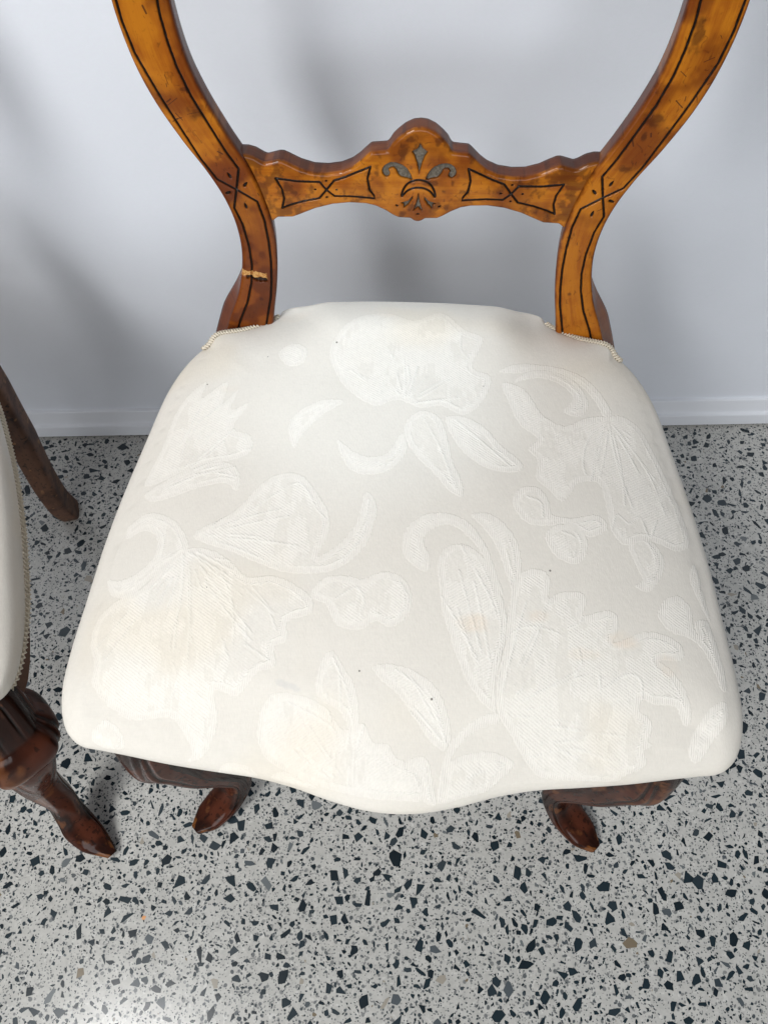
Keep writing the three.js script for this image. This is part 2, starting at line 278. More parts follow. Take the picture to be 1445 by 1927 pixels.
const cres = spline([[-12.6, 120.4], [-11.6, 125.4], [-7.6, 131], [0, 133.4], [7.6, 131], [11.6, 125.4], [12.6, 120.4], [8.6, 124.6], [4, 126.9], [0, 127.4], [-4, 126.9], [-8.6, 124.6], [-12.6, 120.4]], 90);
const leafC = [[0, 123], [1.3, 115], [3.6, 108.4], [0, 111.3], [-3.6, 108.4], [-1.3, 115]];
const leafS = [[3.7, 124], [4.6, 120], [7.4, 116.8], [13.4, 114.8], [11.2, 113.4], [11, 110.6], [7.6, 113.2], [4.6, 118]];
const panel = m2([[38.1, 142.6], [48.3, 138.1], [57, 134.3], [65.6, 131.3], [71.7, 124.1], [77.4, 117.3], [89.9, 114.6], [100, 111.4], [106.9, 108.4], [104.6, 116.3], [105.5, 123.6], [109.7, 132.2], [92.9, 130.2], [76.5, 130], [71.7, 124.1], [65.9, 119.2], [52.2, 119.2], [33.8, 117.6], [39, 124.8], [40.4, 133.6], [38.1, 142.6]]);
const rpecks = [[0, 105.8, 0, 1.7, 0.9], [16.4, 112.6, 0.6, 1.6, 0.9], [69.7, 131, 0, 1.1, 0.9], [78.3, 124.3, 0, 1.1, 0.9], [62, 124.4, 0, 1.1, 0.9], [70, 118.2, 0, 1.1, 0.9]];
function railField(x, y) {   // [cut lines 0..1, sunk ground 0..1]
  const X = Math.abs(x); let line = 0, sunk = 0;
  if (X < 33 && y > 106 && y < 163) {
    const wob = 0.35 * (vnoise(x * 0.7, y * 0.7, 5) - 0.5);
    const d = Math.min(polySD(X, y, dart), polySD(X, y, curl), polySD(X, y, leafC), polySD(X, y, leafS)) + wob;
    sunk = smooth(0.35, -0.5, d);
    line = clamp(1 - lineDist(X, y, cres) / 1.2);
  } else if (X > 30 && X < 112) line = clamp(1 - (lineDist(X, y, panel) + 0.25 * (vnoise(x * 0.7, y * 0.7, 7) - 0.5)) / 1.2);
  for (const [px, py, a, L, W] of rpecks) line = Math.max(line, peckF(X, y, [px, py, a], L, W));
  return [line, sunk];
}
const railXY = (u, v) => { const x = u * lerp(119, 137, v); return [x, lerp(soft(BOTR, x), soft(TOPR, x), v)]; };
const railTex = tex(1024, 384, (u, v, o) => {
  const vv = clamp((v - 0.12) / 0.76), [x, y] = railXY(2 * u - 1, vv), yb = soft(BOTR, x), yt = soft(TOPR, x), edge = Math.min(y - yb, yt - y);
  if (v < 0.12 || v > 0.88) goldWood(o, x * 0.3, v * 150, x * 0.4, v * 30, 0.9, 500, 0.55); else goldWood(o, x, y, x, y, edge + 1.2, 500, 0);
  const darkPatch = smooth(0.44, 0.64, fbm(x * 0.16, y * 0.16, 5, 47) + 0.22 * smooth(88, 122, Math.abs(x)) - 0.10); mix3(o, GOLD[3], 0.55 * darkPatch);  // ragged darker patches, denser towards the rail ends
  const [l, s] = railField(x, y), n = fbm(x * 0.8, y * 0.8, 3, 6);
  mix3(o, [0.012, 0.007, 0.005], smooth(0.12, 0.5, l));
  if (s > 0) mix3(o, s > 0.93 ? [0.05 + 0.12 * n, 0.044 + 0.10 * n, 0.032 + 0.08 * n] : [0.015, 0.009, 0.006], s);
}, true);
const railGeo = (() => {
  const NU = 560, NV = 170, nb = 12, n = NV + nb, T = 17, D0 = -4;
  return gridMesh(NU, n, (i, jj) => {
    const j = jj % n, u = (2 * i) / NU - 1;
    let v, D, tv;
    if (j <= NV) {
      v = j / NV; const [x, y] = railXY(u, v), yb = soft(BOTR, x), yt = soft(TOPR, x), sl = (T2, a) => Math.hypot(1, (soft(T2, a + 1) - soft(T2, a - 1)) / 2);
      const e = Math.min((y - yb) / sl(BOTR, x), (yt - y) / sl(TOPR, x)), r = 2.4, [l, s] = railField(x, y);
      D = D0 + 1.2 * (1 - (2 * v - 1) ** 2) - (e < r ? r - Math.sqrt(Math.max(0, r * r - (r - e) ** 2)) : 0) - 1.4 * smooth(0, 0.9, l) - s * (2.1 + 0.5 * (fbm(x * 1.1, y * 1.1, 2, 12) - 0.5));
      tv = 0.12 + 0.76 * v;
    } else { const q = j - NV; if (q <= 5) { v = 1; D = D0 - 2.4 - (T - 3) * (q / 5); tv = 0.88 + 0.12 * (q / 5); } else if (q <= 6) { v = 0.5; D = D0 - T; tv = 0.99; } else { v = 0; const s = (q - 7) / 5; D = D0 - T + 0.6 + (T - 3) * s; tv = 0.12 * s; } }
    const [x, y] = railXY(u, v), p = onBack(x, y, D);
    return [p[0], p[1], p[2], (u + 1) / 2, jj === n ? 0.12 : tv];
  });
})();

// ---------------------------------------------------------------- legs: a path in an upright plane, outline changing along it
function legGeo(stations, rings, around, plane, origin, shape, vScale = 3) {
  // stations: [out, y, half width, half thickness]; plane: unit vector (x, z) of 'out'
  const path = new THREE.CatmullRomCurve3(stations.map(([o, y]) => new THREE.Vector3(o, y, 0)), false, 'centripetal');
  const size = new THREE.CatmullRomCurve3(stations.map((s) => new THREE.Vector3(s[2], s[3], 0)), false, 'centripetal');
  const bend = new THREE.CatmullRomCurve3(stations.map((s, i) => new THREE.Vector3(s[4] ?? 0, i * 1e-6, 0)), false, 'centripetal'), lat = (t) => (stations[0].length > 4 ? bend.getPoint(t).x : 0);
  return gridMesh(around, rings + 2, (i, jj) => {
    const j = clamp(jj - 1, 0, rings), t = j / rings, a = (i / around) * Math.PI * 2, p = path.getPoint(t), d = path.getTangent(t), s = size.getPoint(t);
    const nx = -d.y, ny = d.x;                       // in the plane, towards the outside
    const cap = jj === 0 || jj === rings + 2 ? 0.02 : 1;
    let [cw, ct] = shape(t, a);                      // side, outward
    cw *= s.x * cap; ct *= s.y * cap;
    const out = p.x + nx * -ct * -1, y = p.y + ny * ct;
    const side = cw;
    const over = side + lat(t);
    return [origin[0] + plane[0] * out + plane[1] * over, y, origin[1] + plane[1] * out - plane[0] * over, i / around, t * vScale];
  }, true);
}
const mahog = (seed, light) => tex(512, 512, (u, v, o) => {
  const g = fbm(u * 20, v * 3, 4, seed), b = fbm(u * 5, v * 5, 4, seed + 3), f = fbm(u * 40, v * 40, 3, seed + 7);
  o[0] = light[0]; o[1] = light[1]; o[2] = light[2];
  mix3(o, [light[0] * 0.35, light[1] * 0.3, light[2] * 0.32], clamp(0.85 * smooth(0.35, 0.7, b) + 0.4 * (g - 0.5)));
  mix3(o, [0.008, 0.005, 0.004], 0.7 * smooth(0.62, 0.75, f));
  mix3(o, [light[0] * 2.6, light[1] * 2.8, light[2] * 2.2], 0.7 * smooth(0.66, 0.8, fbm(u * 9 + 4, v * 9, 4, seed + 19)));
}, true);
const legLines = (t, a) => {   // the cut lines of the front leg, coloured near black: bead edges, leaf outline, slits
  const off = Math.abs(Math.atan2(Math.cos(a), Math.sin(a))), run = smooth(0.0, 0.06, t) * smooth(1.0, 0.93, t), foot = smooth(0.74, 0.84, t);
  let l = run * smooth(0.075, 0.03, Math.abs(off - lerp(1.05, 1.12, foot)));
  const half = 0.86 * Math.sqrt(clamp(1 - Math.pow(t / 0.46, 2)));
  if (half > 0) l = Math.max(l, 0.8 * smooth(0.09, 0.03, Math.abs(off - half - 0.07)) * smooth(0.46, 0.40, t), smooth(0.20, 0.14, t) * smooth(0.05, 0.02, Math.abs(off - 0.30)) * smooth(half, half - 0.2, off));
  return l;
};
const frontLegTex = tex(768, 1024, (u, v, o) => {
  const g = fbm(u * 24, v * 5, 4, 600), b = fbm(u * 5, v * 7, 4, 603), f = fbm(u * 40, v * 60, 3, 607), wear = fbm(u * 9 + 4, v * 14, 4, 619), a = u * 6.283;
  o[0] = 0.074; o[1] = 0.021; o[2] = 0.0105;
  mix3(o, [0.016, 0.005, 0.003], clamp(1.0 * smooth(0.36, 0.66, b) + 0.5 * (g - 0.5)));
  mix3(o, [0.17, 0.062, 0.022], 0.6 * smooth(0.62, 0.76, wear)); mix3(o, [0.22, 0.08, 0.02], 0.5 * smooth(0.94, 0.97, v) * smooth(0.58, 0.66, wear));
  mix3(o, [0.008, 0.005, 0.004], 0.6 * smooth(0.62, 0.75, f));
  mix3(o, [0.006, 0.004, 0.003], 0.92 * clamp(legLines(v, a) * (0.75 + 0.5 * (f - 0.3))));
}, true);
const frontLegMat = new THREE.MeshPhysicalMaterial({ map: frontLegTex, roughness: 0.6, specularIntensity: 0.05, clearcoat: 0.4, clearcoatRoughness: 0.12, bumpMap: varnishBump, bumpScale: 0.0001 });
const rearLegMat = new THREE.MeshPhysicalMaterial({ map: mahog(640, [0.135, 0.062, 0.034]), roughness: 0.65, specularIntensity: 0.4, clearcoat: 0.15, clearcoatRoughness: 0.35, bumpMap: varnishBump, bumpScale: 0.00012 });
const q = Math.SQRT1_2;
// out is measured from the seat corner's inside along the diagonal
const CAB = [[0.000, 0.425, 0.024, 0.024], [0.004, 0.395, 0.026, 0.026], [0.010, 0.36, 0.027, 0.027], [0.014, 0.32, 0.026, 0.027], [0.010, 0.27, 0.023, 0.024], [0.004, 0.20, 0.0195, 0.020], [-0.009, 0.13, 0.0165, 0.0165], [-0.016, 0.08, 0.0155, 0.0155], [-0.010, 0.045, 0.0172, 0.0155], [0.010, 0.0235, 0.0205, 0.0135], [0.037, 0.0125, 0.0182, 0.0095], [0.057, 0.0075, 0.0075, 0.0065]];
const cabShape = (t, a) => {
  // a front panel between two bead edges from knee to toe, a raised carved leaf over the knee with short cut slits
  let r = 1 + 0.05 * Math.cos(4 * a + Math.PI);
  const off = Math.abs(Math.atan2(Math.cos(a), Math.sin(a)));       // 0 = straight outward, up on the foot
  const run = smooth(0.0, 0.06, t) * smooth(1.0, 0.93, t), foot = smooth(0.74, 0.84, t);
  const at = lerp(1.05, 1.12, foot), b = Math.abs(off - at);
  r *= 1 - run * lerp(0.055, 0.20, foot) * smooth(0.12, 0.02, b);
  const half = 0.86 * Math.sqrt(clamp(1 - Math.pow(t / 0.46, 2)));  // the leaf ends in a round tongue
  if (half > 0) {
    r *= 1 + 0.06 * smooth(half + 0.10, half - 0.22, off) * smooth(0.47, 0.34, t) - 0.035 * smooth(0.14, 0.0, Math.abs(off - half - 0.06)) * smooth(0.0, 0.2, t) * smooth(0.46, 0.36, t);
    r *= 1 - 0.05 * smooth(0.20, 0.12, t) * smooth(0.045, 0.012, Math.abs(off - 0.30)) * smooth(half, half - 0.2, off);
  }
  return [Math.cos(a) * r, Math.sin(a) * r];
};
const CAB2 = [[0.000, 0.425, 0.024, 0.024, 0], [0.004, 0.395, 0.026, 0.026, -0.002], [0.012, 0.35, 0.028, 0.028, -0.010], [0.015, 0.30, 0.028, 0.028, -0.020], [0.010, 0.25, 0.024, 0.025, -0.032], [0.0015, 0.20, 0.0205, 0.021, -0.0435], [-0.004, 0.15, 0.018, 0.018, -0.051], [-0.008, 0.09, 0.0165, 0.0165, -0.058], [0.000, 0.05, 0.0175, 0.0155, -0.066], [0.014, 0.031, 0.0195, 0.0135, -0.069], [0.034, 0.0165, 0.0172, 0.0095, -0.068], [0.058, 0.0075, 0.0065, 0.0065, -0.0613]];
const forwardLeg = () => legGeo(CAB2, 260, 180, [0.5, 0.866], [0.200, 0.143], cabShape, 1);   // the leg of the neighbouring chair, standing further forward
function cabriole(sx) { return legGeo(CAB, 260, 180, [sx * q, q], [sx * 0.1925, 0.1335], cabShape, 1); }
const REAR = [[0.205, 0.43, 0.016, 0.019], [0.212, 0.37, 0.0145, 0.0185], [0.221, 0.28, 0.0135, 0.018], [0.234, 0.18, 0.013, 0.0175], [0.252, 0.09, 0.0125, 0.0175], [0.270, 0.030, 0.0125, 0.0165], [0.281, 0.0005, 0.0125, 0.0155]];
function rearLeg(sx) {
  const g = legGeo(REAR, 90, 48, [0, -1], [0, 0], (t, a) => { const c = Math.cos(a), s = Math.sin(a), k = Math.pow(Math.abs(c) ** 7 + Math.abs(s) ** 7, -1 / 7); return [c * k, s * k]; });
  const p = g.attributes.position;
  for (let i = 0; i < p.count; i++) { const y = p.getY(i), x = interp([[0, 0.106], [0.06, 0.112], [0.15, 0.126], [0.25, 0.143], [0.35, 0.155], [0.44, 0.162]], y); p.setX(i, sx * (x + (p.getX(i)))); }
  if (sx < 0) g.index.array.reverse();
  g.computeVertexNormals();
  return g;
}

// ---------------------------------------------------------------- upholstered seat
const half = [[0, 201], [20, 199.6], [45, 194.2], [70, 187], [97, 181.6], [125, 178.8], [160, 175], [190, 170.5], [208, 168], [223, 165.5], [232.5, 158], [238.6, 145], [241.8, 126], [242, 100], [239.5, 60], [236, 10], [229.8, -40], [221, -86], [209, -134], [195, -163], [180, -181], [171, -186.5], [147, -192.5], [129.5, -201], [120.5, -208], [116.5, -216.5], [103, -220.5], [83, -219.5], [35, -221.5], [0, -222]];
const ringPts = [...half, ...half.slice(1, -1).reverse().map(([x, z]) => [-x, z])];
const NB = 720;
const rim = (() => { // evenly spaced, smoothed with their outward normals
  const c = new THREE.CatmullRomCurve3(ringPts.map(([x, z]) => new THREE.Vector3(x, 0, z)), true, 'centripetal'); c.arcLengthDivisions = 4000;
  const P = c.getSpacedPoints(NB).slice(0, NB), r = [];
  for (let i = 0; i < NB; i++) { let nx = 0, nz = 0; for (let k = -4; k <= 4; k++) { const a = P[(i + k - 3 + NB) % NB], b = P[(i + k + 3 + NB) % NB]; nx += -(b.z - a.z); nz += b.x - a.x; } const l = Math.hypot(nx, nz); r.push({ x: P[i].x, z: P[i].z, nx: nx / l, nz: nz / l }); }
  const out = r[0].nx * r[0].x + r[0].nz * r[0].z > 0 ? 1 : -1; for (const p of r) { p.nx *= out; p.nz *= out; }
  return r;
})();
const notch = (p) => smooth(-178, -188, p.z) * lerp(0.6, 1, smooth(92, 112, Math.abs(p.x)));          // the rim in front of the uprights
const edgeY = (p) => 449 + 14 * smooth(-40, -200, p.z) + 13 * smooth(118, 70, Math.abs(p.x)) * smooth(-120, -215, p.z) - 8 * smooth(120, 190, p.z);      // where the top turns down
const SIDE = 46;
const dome = (() => {   // a sheet blown up over the rim: smooth, highest in the middle
  const n = 150, st = 500 / (n - 1), inn = new Uint8Array(n * n), H = new Float32Array(n * n), poly = rim.filter((p, i) => i % 4 === 0).map((p) => [p.x - p.nx * lerp(17, 5, notch(p)), p.z - p.nz * lerp(17, 5, notch(p))]);
  for (let j = 0; j < n; j++) for (let i = 0; i < n; i++) inn[j * n + i] = polySD(i * st - 250, j * st - 250, poly) < 0 ? 1 : 0;
  for (let it = 0; it < 500; it++) for (let j = 1; j < n - 1; j++) for (let i = 1; i < n - 1; i++) { const k = j * n + i; if (inn[k]) H[k] += 1.93 * ((H[k - 1] + H[k + 1] + H[k - n] + H[k + n] + 1) / 4 - H[k]); }
  let top = 0; for (const h of H) top = Math.max(top, h);
  return (x, z) => { const a = (x + 250) / st, b = (z + 250) / st, i = Math.floor(a), j = Math.floor(b), u = a - i, v = b - j, k = j * n + i; const h = lerp(lerp(H[k], H[k + 1], u), lerp(H[k + n], H[k + n + 1], u), v) / top; return Math.max(0, h); };
})();
const DOME = 36;
const seatTop = (x, z, rho, ey) => { const h = dome(x, z); return ey + DOME * Math.pow(h, 0.85) + 1.2 * Math.sqrt(h) * (fbm(x * 0.016 + 5, z * 0.016, 3, 61) - 0.5); };
const seatGeo = (() => {
  const NR = 84, NA = 9, NS = 7, NQ = 3, nv = NR + NA + NS + NQ, cx = 0, cz = -12;
  return gridMesh(NB, nv, (ii, j) => {
    const p = rim[ii % NB], k = notch(p), inset = lerp(17, 5, k), ix = p.x - p.nx * inset, iz = p.z - p.nz * inset, ey = edgeY(p), drop = lerp(16, 7, k);
    let x, y, z, ux, uz;
    if (j <= NR) { const rho = Math.pow(j / NR, 0.85); x = lerp(cx, ix, rho); z = lerp(cz, iz, rho); y = seatTop(x, z, rho, lerp(ey, edgeY({ x, z }), smooth(1, 0.75, rho))); ux = x; uz = z; }
    else if (j <= NR + NA) { const a0 = 0.55, a = lerp(a0, Math.PI / 2, (j - NR) / NA), o = inset * (Math.sin(a) - Math.sin(a0)) / (1 - Math.sin(a0)); x = ix + p.nx * o; z = iz + p.nz * o; y = ey - drop * (Math.cos(a0) - Math.cos(a)) / Math.cos(a0); const s = inset * 1.57 * (j - NR) / NA; ux = ix + p.nx * s; uz = iz + p.nz * s; }
    else if (j <= NR + NA + NS) { const s = (j - NR - NA) / NS, o = -lerp(5, 14, smooth(60, 170, p.z)) * s * s; x = p.x + p.nx * o; z = p.z + p.nz * o; y = ey - drop - s * (ey - drop - 398); const l = inset * 1.57 + s * SIDE; ux = ix + p.nx * l; uz = iz + p.nz * l; }
    else { const s = (j - NR - NA - NS) / NQ; const o0 = lerp(5, 14, smooth(60, 170, p.z)) + 20 * s; x = p.x - p.nx * o0; z = p.z - p.nz * o0; y = 398 - 3 * s; const l = inset * 1.57 + SIDE + 22 * s; ux = ix + p.nx * l; uz = iz + p.nz * l; }
    return [x / 1000, y / 1000, z / 1000, (ux + 300) / 600, (uz + 300) / 600];
  }, true);
})();
if (new THREE.Vector3().fromBufferAttribute(seatGeo.attributes.normal, 30 * (NB + 1)).y < 0) { seatGeo.index.array.reverse(); seatGeo.computeVertexNormals(); }

// woven leaves and flowers of the damask, outlines in mm on the seat (x to the right, z to the front)
const MOTIFS = {
  petalBig: [25,39, 30,28, 41,24, 53,29, 63,42, 69,59, 73,75, 74,87, 69,103, 65,124, 66,138, 59,135, 50,126, 41,110, 35,94, 29,75, 26,54],
  poppy: [75,69, 79,52, 84,43, 100,40, 105,47, 103,61, 111,56, 128,55, 130,62, 127,71, 144,66, 151,68, 152,78, 148,88, 157,85, 169,79, 184,79, 197,85, 199,92, 195,96, 180,98, 188,104, 196,115, 200,131, 198,139, 194,137, 190,128, 174,127, 166,125, 164,132, 171,136, 173,143, 170,150, 173,152, 167,157, 170,162, 166,167, 155,173, 151,178, 139,178, 120,178, 110,177, 96,174, 86,164, 74,147, 68,140, 66,124, 73,93],
  curlBand: [0,33, 1,16, 11,4, 31,0, 47,7, 59,24, 66,44, 71,61, 64,48, 57,31, 47,18, 33,9, 19,14, 14,24, 19,35, 17,46, 7,42],
  curlLeaf: [49,0, 61,-2, 75,8, 83,23, 84,45, 80,60, 74,46, 67,24, 57,9],
  leafStem: [-18,114, -4,112, 13,117, 26,127, 33,140, 36,157, 32,163, 23,158, 14,148, 1,132, -13,121],
  stem: [29,195, 30,178, 35,161, 44,150, 55,142, 68,139, 68,144, 57,148, 46,155, 39,164, 34,180, 33,195],
  leafLow: [32,181, 37,169, 49,164, 63,162, 80,168, 72,176, 61,187, 44,192, 33,196],
  leafLowB: [6,174, 12,168, 20,168, 25,182, 28,198, 20,195, 16,182, 11,177],
  sprig: [183,64, 190,52, 200,48, 209,55, 209,69, 212,76, 211,67, 221,63, 225,77, 228,113, 225,115, 220,100, 213,85, 205,79, 194,77, 186,72],
  sprigLeaf: [198,156, 203,142, 214,127, 225,122, 226,132, 216,146, 203,162],
  sprigTop: [213,31, 219,18, 222,40, 224,63, 217,48],
  swirlIn: [86,-127, 96,-138, 114,-143, 132,-138, 144,-122, 145,-108, 136,-99, 125,-102, 130,-110, 134,-118, 125,-129, 109,-134, 96,-131],
  swirlOut: [73,-136, 87,-145, 115,-148, 137,-144, 154,-130, 165,-106, 160,-102, 149,-122, 132,-138, 110,-143, 87,-136],
  lotus: [76,-125, 81,-103, 89,-84, 102,-73, 94,-62, 101,-54, 99,-36, 108,-27, 117,-18, 124,-25, 133,-37, 148,-38, 152,-17, 154,2, 163,13, 178,6, 192,7, 205,10, 217,3, 216,-24, 208,-53, 199,-78, 188,-99, 174,-106, 160,-103, 145,-100, 124,-88, 107,-96, 93,-120],
  budA: [80,-14, 87,-26, 99,-28, 107,-17, 109,-6, 123,-4, 145,-9, 151,0, 136,10, 118,1, 106,4, 90,3, 82,-6],
  budB: [103,13, 110,4, 126,2, 134,12, 131,28, 122,33, 110,28, 105,21],
  hang: [166,11, 178,3, 189,10, 193,23, 188,36, 177,48, 168,45, 174,39, 170,28],
  leafM: [0,-83, 11,-92, 24,-87, 31,-66, 35,-46, 43,-22, 41,-15, 33,-19, 22,-33, 7,-50, -2,-68],
  leafN: [30,-87, 44,-88, 59,-80, 71,-65, 89,-46, 83,-40, 66,-40, 52,-47, 39,-61],
  bloom: [-67,-154, -48,-185, -20,-193, 2,-184, 25,-196, 44,-176, 60,-168, 51,-138, 66,-130, 59,-105, 44,-90, 26,-98, 11,-95, -10,-102, -25,-96, -43,-106, -58,-125],
  hook: [-54,-63, -40,-51, -27,-47, -14,-52, -4,-70, 0,-55, -11,-37, -28,-31, -43,-36],
  ringA: [-111,-154, -101,-163, -87,-155, -88,-141, -100,-138],
  frond: [-208,-32, -200,-66, -191,-107, -170,-128, -172,-111, -151,-126, -152,-104, -141,-117, -144,-96, -130,-102, -140,-78, -124,-69, -122,-55, -135,-48, -155,-46, -175,-41],
  leafP: [-206,-23, -188,-35, -163,-45, -139,-45, -128,-33, -128,-18, -138,-26, -160,-24, -183,-17, -198,-16],
  fan: [-157,18, -129,1, -103,-29, -81,-31, -68,-17, -56,3, -55,20, -61,37, -47,28, -35,11, -29,-16, -21,-5, -22,10, -28,29, -46,46, -66,50, -88,48, -124,33],
  tipT: [-94,-80, -87,-91, -67,-102, -52,-100, -66,-89, -81,-71, -88,-56],
  scroll: [-215,7, -200,-5, -179,1, -165,15, -159,30, -172,41, -187,54, -201,65, -215,61, -221,49, -210,51, -196,46, -185,33, -186,18, -199,10, -212,15],
  peony: [-163,30, -144,30, -127,39, -110,53, -92,52, -64,67, -62,78, -79,85, -78,98, -86,102, -85,115, -96,119, -110,134, -126,131, -123,150, -132,171, -144,177, -140,169, -154,149, -161,148, -185,150, -214,129, -215,115, -222,100, -221,81, -211,69, -189,58, -176,41],
  knob: [-212,160, -202,151, -190,159, -189,169, -200,172, -208,169],
  berries: [-64,67, -55,53, -36,52, -29,54, -14,48, -1,51, 7,64, 5,78, -7,87, -18,83, -27,89, -43,87, -53,72],
  leafV: [-55,133, -53,112, -47,104, -39,113, -29,128, -26,149, -29,162, -37,144],
  leafBig: [-95,158, -92,140, -84,132, -67,133, -49,140, -36,153, -23,149, -16,160, -6,161, 1,169, 16,175, 21,192, -4,194, -29,192, -53,187, -71,180, -88,171],
  cap: [-122,189, -119,177, -109,175, -101,177, -95,186, -102,191],
  capB: [-86,186, -79,179, -62,183, -53,190, -69,190],
};
const VEINS = [
  [41,25, 53,46, 64,69, 69,93, 65,135],
  [66,138, 64,116, 71,93, 86,82, 109,85, 123,95],
  [123,95, 124,106, 117,118, 119,129, 108,144],
  [103,61, 98,72, 94,78],
  [127,71, 124,77, 116,81],
  [148,88, 137,104, 137,121],
  [137,121, 158,109, 165,112, 166,125],
  [83,148, 108,154, 131,146, 130,136, 126,129],
  [90,164, 118,157, 142,162, 166,167],
  [-2,115, 17,129, 28,147, 34,161],
  [37,185, 53,176, 68,171],
  [162,-100, 164,-71, 168,-49, 167,-22],
  [162,-100, 179,-77, 193,-52, 200,-21],
  [160,-98, 143,-78, 137,-55, 138,-45],
  [160,-98, 149,-71, 149,-50],
  [154,2, 160,-12, 169,-6, 178,-13, 184,3, 192,-13],
  [13,-84, 24,-61, 31,-41, 37,-22],
  [37,-85, 58,-65, 79,-45],
  [91,-19, 101,-15, 102,-3],
  [116,8, 125,12, 124,26],
  [182,8, 186,21, 180,39],
  [-2,-136, 0,-122, -5,-105],
  [42,-173, 42,-155, 48,-147],
  [-127,10, -99,-13, -80,-23, -65,-1, -58,7],
  [-27,-9, -29,17, -44,42],
  [-183,-67, -172,-100, -170,-127],
  [-170,-87, -155,-101, -147,-117],
  [-183,-28, -154,-37, -130,-31],
  [-158,32, -133,48, -121,69, -117,86, -116,101],
  [-151,32, -118,51, -97,70, -86,91],
  [-162,34, -158,69, -161,103, -153,127, -162,143],
  [-172,41, -183,70, -188,91],
  [-138,133, -129,143, -130,160, -138,172],
  [-45,109, -35,129, -30,146],
  [-75,137, -43,153, -33,171, -31,188],
  [-46,68, -32,60, -26,71, -32,83],
  [-1,56, 5,68, -2,80],
  [-123,102, -117,112, -113,125],
  [-107,101, -90,111],
];

const FT = 2048, mm = 600 / FT, fabMask = new Float32Array(FT * FT), fabCord = new Float32Array(FT * FT), fabAng = new Float32Array(FT * FT), fabIn = new Float32Array(FT * FT), RIB = 1.5;
let mi = 0;
for (const [name, list] of Object.entries(MOTIFS)) {
  const L = spline(pairs(list), list.length * 2, true); mi++;
  let x0 = 1e9, x1 = -1e9, z0 = 1e9, z1 = -1e9; for (const [x, z] of L) { x0 = Math.min(x0, x); x1 = Math.max(x1, x); z0 = Math.min(z0, z); z1 = Math.max(z1, z); }
  const big = Math.min(x1 - x0, z1 - z0), ins = clamp(big * 0.13, 1.6, 4.2);
  const i0 = Math.max(0, Math.floor((x0 + 297) / mm)), i1 = Math.min(FT - 1, Math.ceil((x1 + 303) / mm)), j0 = Math.max(0, Math.floor((z0 + 297) / mm)), j1 = Math.min(FT - 1, Math.ceil((z1 + 303) / mm));
  const cx = (x0 + x1) / 2, wx = (x1 - x0) / 2;
  for (let j = j0; j <= j1; j++) for (let i = i0; i <= i1; i++) {
    const x = (i + 0.5) * mm - 300, z = (j + 0.5) * mm - 300, d = polySD(x, z, L) + 1.1 * (vnoise(x * 0.7, z * 0.7, 3) - 0.5), k = j * FT + i;
    const hatch = 0.5 + 0.5 * Math.sin(6.283 * (x + 0.09 * z) / RIB + 1.1 * vnoise(x * 0.2, z * 0.08, 6));
    const m = smooth(0.5, -0.5, d) * lerp(1, 0.55 + 0.45 * hatch, smooth(-4.2, -2.2, d));   // a hatched border, the solid weave inside it
    if (m > fabMask[k]) fabMask[k] = m;
    const inner = smooth(-ins, -ins - 1.4, d); if (inner > fabIn[k]) { fabIn[k] = inner; fabAng[k] = mi; }
    const c = Math.exp(-(((d + ins + 0.8) / 0.7) ** 2)) * smooth(0.05, 0.45, (x - cx) / wx + 1.1 * (fbm(x * 0.05, z * 0.05, 2, mi) - 0.5)) * (0.55 + 0.45 * Math.sin((x + 2 * z) * 1.9)); fabCord[k] = Math.max(fabCord[k], c * 0.9);
  }
}
const RV = rng(2024), FANS = [[67, 140, -95, 25, 11, 100], [66, 137, -122, -96, 4, 92], [162, -99, 25, 125, 9, 74], [-158, 32, 12, 140, 13, 92], [-153, 20, -55, 30, 8, 82], [-3, -97, -170, -10, 11, 52], [-180, -36, -100, 5, 9, 62], [-31, 188, -165, -75, 8, 66], [34, 161, -150, -105, 4, 50]];
const fanVeins = [];   // petal ribs spreading from the heart of each large flower
for (const [bx, bz, a0, a1, n, len] of FANS) for (let i = 0; i < n; i++) {
  const a = (lerp(a0, a1, (i + 0.5 + 0.5 * (RV() - 0.5)) / n) * Math.PI) / 180, bend = 0.35 * (RV() - 0.5), l = len * (0.6 + 0.5 * RV()), from = 0.15 + 0.25 * RV(), pts = [];
  for (let k = 0; k <= 4; k++) { const t = lerp(from, 1, k / 4), b = a + bend * t; pts.push(bx + Math.cos(b) * l * t, bz + Math.sin(b) * l * t); }
  fanVeins.push(pts);
}
for (const v of [...VEINS, ...fanVeins]) {
  const L = spline(pairs(v), 24); let x0 = 1e9, x1 = -1e9, z0 = 1e9, z1 = -1e9; for (const [x, z] of L) { x0 = Math.min(x0, x); x1 = Math.max(x1, x); z0 = Math.min(z0, z); z1 = Math.max(z1, z); }
  for (let j = Math.floor((z0 + 295) / mm); j <= (z1 + 305) / mm; j++) for (let i = Math.floor((x0 + 295) / mm); i <= (x1 + 305) / mm; i++) {
    const x = (i + 0.5) * mm - 300, z = (j + 0.5) * mm - 300, d = lineDist(x, z, L), k = j * FT + i;
    if (k >= 0 && k < FT * FT && i >= 0 && i < FT && d < 3) fabCord[k] = Math.max(fabCord[k], fabMask[k] * Math.exp(-((d / 0.9) ** 2)) * smooth(0.2, 0.5, fbm(x * 0.06, z * 0.06, 2, 77)) * (0.75 + 0.25 * Math.sin((x - z) * 2.4)));
  }
}
